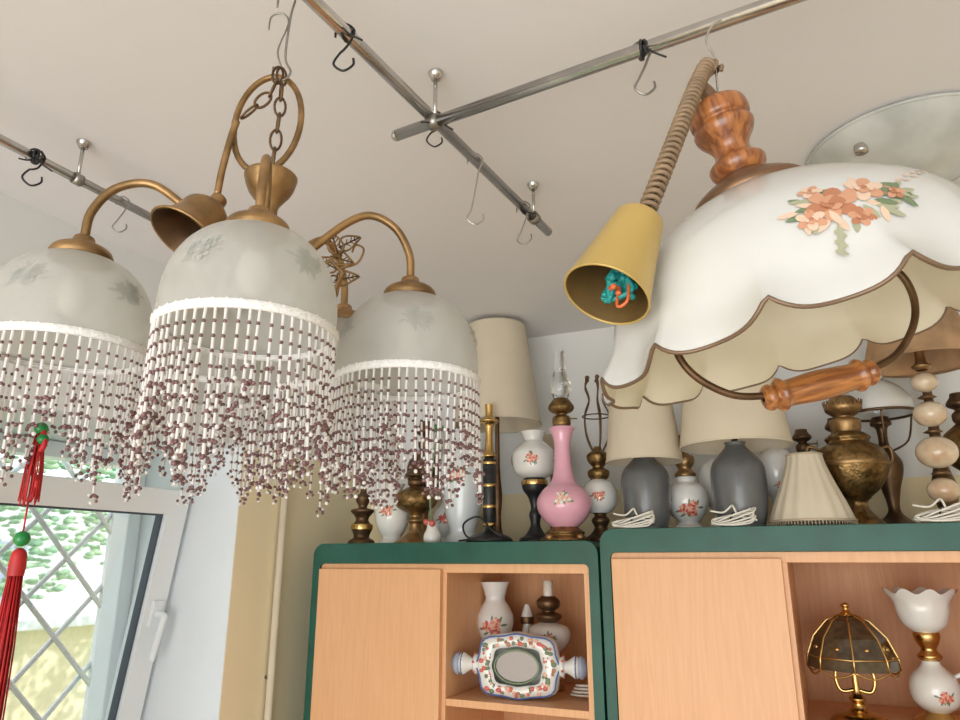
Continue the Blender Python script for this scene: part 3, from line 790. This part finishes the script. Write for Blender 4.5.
place(B, 'small_shade_lamp', -.735, 2.12, CT1)

# cabinet 2 items
def grey_lamp(name, x, y, z, rb, H, srb, srt, sh, sz):
    B = Bd()
    B.lathe(prof_smooth([(.001, 0), (rb * .75, 0), (rb * .80, .008), (rb * .93, .05), (rb, H * .55), (rb * .9, H * .75), (rb * .5, H * .90), (rb * .36, H * .96), (rb * .40, H)], 5), 'grey', 32)
    B.tube([(0, 0, H), (0, 0, sz + sh * .8)], .008, 'brass_br', 10)
    B.ball((0, 0, sz + sh * .45), .022, 'porc', 12, 8, sz=1.4)
    shade(B, srb, srt, sh, sz, 'cream')
    return place(B, name, x, y, z)
grey_lamp('grey_ceramic_lamp', -.400, 1.91, CT2, .065, .205, .102, .083, .185, .180)
grey_lamp('grey_ceramic_lamp.001', -.163, 1.905, CT2, .068, .215, .138, .116, .165, .205)
vase_lamp('floral_porcelain_lamp', -.308, 2.00, CT2, [(.001, 0), (.04, 0), (.04, .01), (.028, .02), (.045, .045), (.056, .08), (.047, .115), (.025, .13), (.03, .14), (.025, .145)], 'porc', size=.040, v=.5,
          extra=lambda B: B.lathe(prof_smooth([(.024, .14), (.03, .15), (.018, .165), (.026, .18), (.026, .20), (.012, .21), (.010, .26)], 3), 'brass', 20))
vase_lamp('white_glass_lamp', -.235, 2.10, CT2, [(.001, 0), (.035, 0), (.03, .01), (.018, .03), (.018, .05), (.045, .09), (.055, .14), (.045, .18), (.02, .20)], 'porc', size=.02, nb=1)
vase_lamp('white_glass_lamp.001', -.075, 2.03, CT2, [(.001, 0), (.04, 0), (.035, .01), (.022, .04), (.022, .08), (.045, .11), (.056, .15), (.046, .19), (.022, .21)], 'porc', size=.02, nb=1)
oil_lamp('bronze_oil_lamp', -.005, 2.11, CT2, .27, .042, 'brass_dk', 'brass_dk')
oil_lamp('bronze_oil_lamp.001', .080, 2.14, CT2, .30, .042, 'brass_dk', 'brass_dk')
B = Bd()
fr = prof_smooth([(.095, .012), (.082, .05), (.062, .10), (.046, .145), (.040, .172)], 4)
pl = lambda a, t, r, zz: (r * (1 + .02 * math.sin(16 * a)), zz)
B.lathe(fr, 'cream', 96, mod=pl); B.lathe([(r - .002, z) for r, z in fr], 'cream', 96, mod=pl)
for i in range(80):
    a = i * 2 * math.pi / 80; r = .0955
    B.tube([(r * math.cos(a), r * math.sin(a), .014), (r * 1.005 * math.cos(a), r * 1.005 * math.sin(a), .0005)], .0015, 'cream2', 4)
B.tube([(.0955 * math.cos(a), .0955 * math.sin(a), .013) for a in [i * .157 for i in range(40)]], .003, 'cream2', 6, closed=True)
B.tube([(.040 * math.cos(a), .040 * math.sin(a), .172) for a in [i * .157 for i in range(40)]], .003, 'cream2', 6, closed=True)
place(B, 'fringed_lampshade', -.005, 1.898, CT2)
B = Bd()
B.lathe(prof_smooth([(.001, 0), (.056, 0), (.058, .010), (.046, .022), (.030, .040), (.024, .060), (.036, .072)], 4), 'brass_orn', 32)
B.lathe(prof_smooth([(.030, .070), (.058, .095), (.080, .135), (.084, .165), (.070, .195), (.048, .21), (.052, .222), (.038, .235)], 5), 'brass_orn', 36, mod=lambda a, t, r, z: (r * (1 + .03 * math.sin(10 * a)), z))
B.lathe([(.085, .148), (.089, .155), (.085, .162)], 'brass', 36)
B.lathe(prof_smooth([(.030, .232), (.036, .25), (.036, .268), (.022, .275), (.040, .290), (.044, .305), (.030, .325), (.024, .33)], 4), 'brass', 28)
for k in range(24):
    a = k * .2618; B.tube([(.041 * math.cos(a), .041 * math.sin(a), .292), (.046 * math.cos(a), .046 * math.sin(a), .318)], .0018, 'brass', 4)
for s_ in (1, -1):
    B.tube([(s_ * p.x, 0, p.y) for p in crv([(.07, .19), (.10, .20), (.105, .17), (.085, .14)], 5)], .004, 'brass', 6)
place(B, 'embossed_brass_lamp', .100, 2.0, CT2, .4)
B = Bd()
B.lathe(prof_smooth([(.001, 0), (.05, 0), (.052, .01), (.03, .025), (.014, .05), (.022, .10), (.034, .14), (.036, .17), (.02, .20), (.012, .22), (.014, .26), (.026, .27), (.02, .29)], 4), 'brass_dk', 24)
B.lathe(prof_smooth([(.088, .298), (.084, .33), (.060, .365), (.034, .385), (.022, .39), (.024, .405)], 4), 'porc', 32)
B.tube([(.090 * math.cos(a), .090 * math.sin(a), .298) for a in [i * .157 for i in range(40)]], .004, 'brass_dk', 8, closed=True)
for k in range(3):
    a = k * 2.094 + .5; B.tube(crv([(.02 * math.cos(a), .02 * math.sin(a), .20), (.07 * math.cos(a), .07 * math.sin(a), .23), (.09 * math.cos(a), .09 * math.sin(a), .298)], 5), .0028, 'brass_dk', 6)
place(B, 'student_oil_lamp', .190, 2.12, CT2)
B = Bd()
B.lathe(prof_smooth([(.001, 0), (.05, 0), (.052, .012), (.040, .025), (.016, .03)], 3), 'onyx', 28)
z = .05
for r in (.033, .043, .035, .028):
    B.lathe([(.010, z - .02), (.020, z - .016), (.010, z - .010)], 'brass_dk', 20)
    B.ball((0, 0, z + r * .75), r, 'onyx', 24, 14, sz=.85); z += r * 1.7 + .022
B.lathe(prof_smooth([(.012, z - .02), (.022, z - .01), (.012, z), (.010, z + .04)], 3), 'brass', 20)
shade(B, .12, .075, .16, z, 'parch', pleat=12)
place(B, 'onyx_table_lamp', .272, 1.89, CT2)
oil_lamp('large_brass_oil_lamp', .358, 2.03, CT2, .32, .05, 'brass_orn', 'brass')
B = Bd()
B.lathe(prof_smooth([(.001, 0), (.05, 0), (.02, .03), (.03, .10), (.015, .18), (.010, .44)], 4), 'brass_dk', 20)
shade(B, .110, .072, .17, .42, 'parch', pleat=10)
place(B, 'parchment_shade_lamp', .31, 2.135, CT2)

def cord(name, x, y, z, w, seed):
    rnd = random.Random(seed); B = Bd(); pts = []
    for k in range(5):
        for j in range(14):
            a = j * 2 * math.pi / 14
            ww = w * rnd.uniform(.85, 1.05)
            pts.append((ww * math.cos(a), .014 * math.sin(a) + .003 * k - .006, .014 + .003 * k + (.010 + .002 * k) * math.sin(a + .4 * k)))
    B.tube(crv(pts, 2), .0024, 'cord_w', 6)
    B.tube(crv([(w * .2, 0, .03), (w * .1, -.006, .045), (0, 0, .05), (-w * .4, .004, .035), (-w, .01, .04)], 5), .0024, 'cord_w', 6)
    B.tube([(-.006, 0, .002), (-.004, -.012, .02), (.002, .004, .034)], .002, 'black', 6)
    return B.obj(name, (x, y, z))
cord('coiled_power_cord', -.418, 1.825, CT2, .055, 1)
cord('coiled_power_cord.001', -.178, 1.822, CT2, .052, 2)
cord('coiled_power_cord.002', .250, 1.818, CT2, .05, 3)

# ---------------------------------------------------------------- things in the open shelves
vase_lamp('pierced_porcelain_vase', -.905, 2.05, SHELF, [(.001, 0), (.040, 0), (.042, .015), (.028, .04), (.024, .08), (.040, .12), (.054, .16), (.056, .19), (.042, .22), (.030, .24), (.034, .26), (.044, .29)], 'porc', size=.046, v=.62, cols=('rose', 'rose_l', 'brass_br'))
B = Bd()
B.lathe(prof_smooth([(.001, 0), (.04, 0), (.038, .01), (.02, .03), (.016, .07), (.022, .09)], 3), 'brass', 20)
bp = prof_smooth([(.020, .085), (.050, .115), (.062, .145), (.054, .168), (.024, .18)], 4); B.lathe(bp, 'porc', 28); S = Surf(bp, 1)
for k in range(3): bouquet(B, S, FT + k * 2.09, .07, .028, ('rose', 'rose_l', 'brass_br'), 'leaf', k + 3)
B.lathe(prof_smooth([(.020, .178), (.036, .19), (.036, .202), (.018, .21), (.032, .222), (.034, .24), (.020, .252)], 3), 'brass_dk', 24)
B.lathe([(.014, .25), (.014, .295), (.001, .296)], 'cord_w', 16)
place(B, 'porcelain_oil_lamp', -.735, 2.05, SHELF)
B = Bd(); B.lathe(prof_smooth([(.001, 0), (.025, 0), (.018, .03), (.022, .08), (.02, .13), (.012, .17), (.018, .19), (.006, .225)], 4), 'porc', 20)
B.lathe([(.019, .17), (.021, .18), (.019, .19)], 'brass_dk', 20); place(B, 'porcelain_bottle', -.822, 2.10, SHELF)
# floral porcelain mirror lamp with side handles
B = Bd()
hwx, hz = .112, .080; n = 48
def sq(a, k):
    c, s_ = math.cos(a), math.sin(a); q = (abs(c) ** 3.2 + abs(s_) ** 3.2) ** (-1 / 3.2)
    return q * k * (1 + .035 * math.cos(8 * a))
rings = [(1.0, .030), (1.03, .012), (1.0, -.004), (.92, -.016), (.70, -.022), (.60, -.014)]
vs = []; fs = []
for (k, y) in rings:
    for i in range(n):
        a = 2 * math.pi * i / n
        vs.append((hwx * sq(a, k) * math.cos(a), y, hz * sq(a, k) * math.sin(a)))
for j in range(len(rings) - 1):
    for i in range(n):
        q = (i + 1) % n; fs.append((j * n + i, j * n + q, (j + 1) * n + q, (j + 1) * n + i))
fs.append(tuple(range(n))); B.add(vs, fs, 'porc')
vs = [(0, -.016, 0)] + [(.058 * math.cos(2 * math.pi * i / n), -.016, .038 * math.sin(2 * math.pi * i / n)) for i in range(n)]
B.add(vs, [(0, 1 + i, 1 + (i + 1) % n) for i in range(n)], 'mirror')
B.tube([(.060 * math.cos(2 * math.pi * i / n), -.020, .041 * math.sin(2 * math.pi * i / n)) for i in range(n)], .003, 'leaf', 6, closed=True)
B.tube([(hwx * sq(a, .97) * math.cos(a), -.012, hz * sq(a, .97) * math.sin(a)) for a in [2 * math.pi * i / n for i in range(n)]], .0022, 'blue', 6, closed=True)
rnd = random.Random(2)
for i in range(90):
    a = i * 2 * math.pi / 90 + rnd.uniform(-.03, .03); k = rnd.choice((.70, .78, .86))
    c = (hwx * sq(a, k) * math.cos(a), -.0205 if k < .8 else -.0185, hz * sq(a, k) * math.sin(a))
    m = ('rose', 'leaf', 'rose_o', 'rose', 'rose_l', 'leaf')[rnd.randrange(6)]
    B.ball(c, rnd.uniform(.0035, .0065), m, 8, 5, sx=rnd.uniform(.7, 1.4), sy=.35)
for s_ in (1, -1):
    X = Matrix.Translation((s_ * hwx * .97, .008, 0)) @ Matrix.Rotation(s_ * math.pi / 2, 4, 'Y')
    B.lathe(prof_smooth([(.022, 0), (.026, .012), (.015, .018), (.020, .03), (.029, .045), (.022, .056)], 3), 'porc', 20, X)
    B.lathe(prof_smooth([(.023, .052), (.029, .060), (.020, .072), (.006, .078), (.001, .079)], 3), 'bluegrey', 20, X)
    B.tube([(.028 * math.cos(a), .028 * math.sin(a), .046) for a in [i * .3927 for i in range(16)]], .002, 'blue', 5, closed=True, X=X)
    for k in range(6):
        B.ball((.025 * math.cos(k), .025 * math.sin(k), .012), .004, 'rose', 6, 4, X=X)
place(B, 'floral_porcelain_mirror_lamp', -.762, 1.875, SHELF + .0825, math.radians(10))
B = Bd(); pts = [((.045 - .0004 * i) * math.cos(a), (.03 - .0003 * i) * math.sin(a), .004 + .0006 * i) for i, a in enumerate([i * .5 for i in range(50)])]
B.tube(crv(pts, 2), .0028, 'cord_w', 6); B.obj('coiled_power_cord.004', (-.605, 1.97, SHELF))

B = Bd()
B.lathe(prof_smooth([(.001, 0), (.056, 0), (.058, .008), (.046, .018), (.020, .026), (.012, .04), (.018, .05), (.010, .06), (.007, .08), (.007, .16)], 4), 'brass_br', 28)
NP = 8
prp = [(.096, .115), (.093, .140), (.076, .182), (.045, .217), (.018, .230)]
B.lathe(prp, 'dkglass', NP, smooth=False)
for k in range(NP):
    a = 2 * math.pi * k / NP
    B.tube([(r * 1.01 * math.cos(a), r * 1.01 * math.sin(a), z) for r, z in prp], .0022, 'brass_br', 6)
    a2 = a + math.pi / NP; r = .090
    b_ = 2 * math.pi * (k + 1) / NP
    B.tube(crv([(.096 * math.cos(a), .096 * math.sin(a), .115), (r * math.cos(a2), r * math.sin(a2), .102), (.096 * math.cos(b_), .096 * math.sin(b_), .115)], 4), .002, 'brass_br', 6)
    B.ball((.077 * math.cos(a2), .077 * math.sin(a2), .160), .007, 'brass_br', 6, 4, sz=.7)
for r, z in (prp[1], prp[-1]):
    B.tube([(r * 1.01 * math.cos(2 * math.pi * k / NP), r * 1.01 * math.sin(2 * math.pi * k / NP), z) for k in range(NP)], .0018, 'brass_br', 6, closed=True)
B.tube([(0, 0, .15), (0, 0, .235)], .004, 'brass_br', 8)
B.lathe(prof_smooth([(.020, .230), (.010, .236), (.006, .244), (.010, .252), (.001, .258)], 3), 'brass_br', 16)
for s_ in (1, -1): B.tube(crv([(0, 0, .07), (s_ * .03, 0, .065), (s_ * .04, 0, .09), (s_ * .035, 0, .12)], 5), .004, 'brass_br', 8)
place(B, 'glass_panel_touch_lamp', .042, 1.945, SHELF)
B = Bd()
B.lathe(prof_smooth([(.001, 0), (.05, 0), (.05, .008), (.030, .018), (.022, .025)], 3), 'brass_br', 28)
bp = prof_smooth([(.022, .022), (.045, .040), (.052, .070), (.044, .098), (.022, .120), (.018, .133)], 4); B.lathe(bp, 'porc', 28); S = Surf(bp, 1)
for k in range(2): bouquet(B, S, FT + k * 3.1, .05, .024, ('rose_l', 'rose', 'brass_br'), 'leaf', k + 6)
B.tube([(p.x, 0, p.y) for p in crv([(.043, .098), (.075, .108), (.080, .078), (.050, .058)], 6)], .005, 'porc', 8)
B.lathe(prof_smooth([(.018, .130), (.026, .140), (.016, .154), (.024, .170), (.028, .186), (.022, .198)], 3), 'brass_br', 24)
tl = prof_smooth([(.024, .192), (.044, .208), (.055, .234), (.060, .260), (.076, .284)], 5)
tm = lambda a, t, r, z: (r * (1 + .05 * t ** 3 * math.cos(9 * a)), z + .006 * t ** 4 * math.cos(9 * a))
B.lathe(tl, 'porc', 108, mod=tm); B.lathe([(r - .0025, z) for r, z in tl], 'porc', 108, mod=tm)
place(B, 'tulip_shade_lamp', .205, 2.02, SHELF)
B = Bd(); B.tube(crv([(-.09, -.02, .004), (-.04, -.045, .004), (.02, -.035, .004), (.06, -.05, .004), (.09, -.03, .004)], 5), .0022, 'brass_dk', 6); B.obj('power_cord', (.13, 1.89, SHELF))

# ---------------------------------------------------------------- lights
w = bpy.data.worlds.new('sky'); sc.world = w; w.use_nodes = True
bg = w.node_tree.nodes['Background']; bg.inputs[0].default_value = (0.89, 0.95, 1.0, 1); bg.inputs[1].default_value = 1.85
def area(name, loc, target, sx, sy, power, col):
    l = bpy.data.lights.new(name, 'AREA'); l.shape = 'RECTANGLE'; l.size = sx; l.size_y = sy; l.energy = power; l.color = col
    o = bpy.data.objects.new(name, l); sc.collection.objects.link(o); o.location = loc
    o.rotation_euler = (Vector(target) - Vector(loc)).to_track_quat('-Z', 'Y').to_euler(); return o
area('added_rear_fill', (-.2, -2.4, 1.2), (-.1, 1.0, 2.3), 2.6, 2.0, 62, (1.0, .965, .93))  # added fill lamp behind the camera, standing in for daylight from an unseen front
sl = bpy.data.lights.new('sun', 'SUN'); sl.energy = 3.5; sl.angle = .02; sl.color = (1, .96, .9)
so = bpy.data.objects.new('sun', sl); sc.collection.objects.link(so)
so.rotation_euler = Vector((-1, -.25, -1.0)).to_track_quat('-Z', 'Y').to_euler()

# ---------------------------------------------------------------- camera
cd = bpy.data.cameras.new('camera'); co = bpy.data.objects.new('camera', cd); sc.collection.objects.link(co)
cd.sensor_width = 36; cd.lens = 26.25; cd.clip_start = .02
co.location = (0, 0, Z0); co.rotation_euler = (math.radians(106), 0, YAW)
sc.camera = co
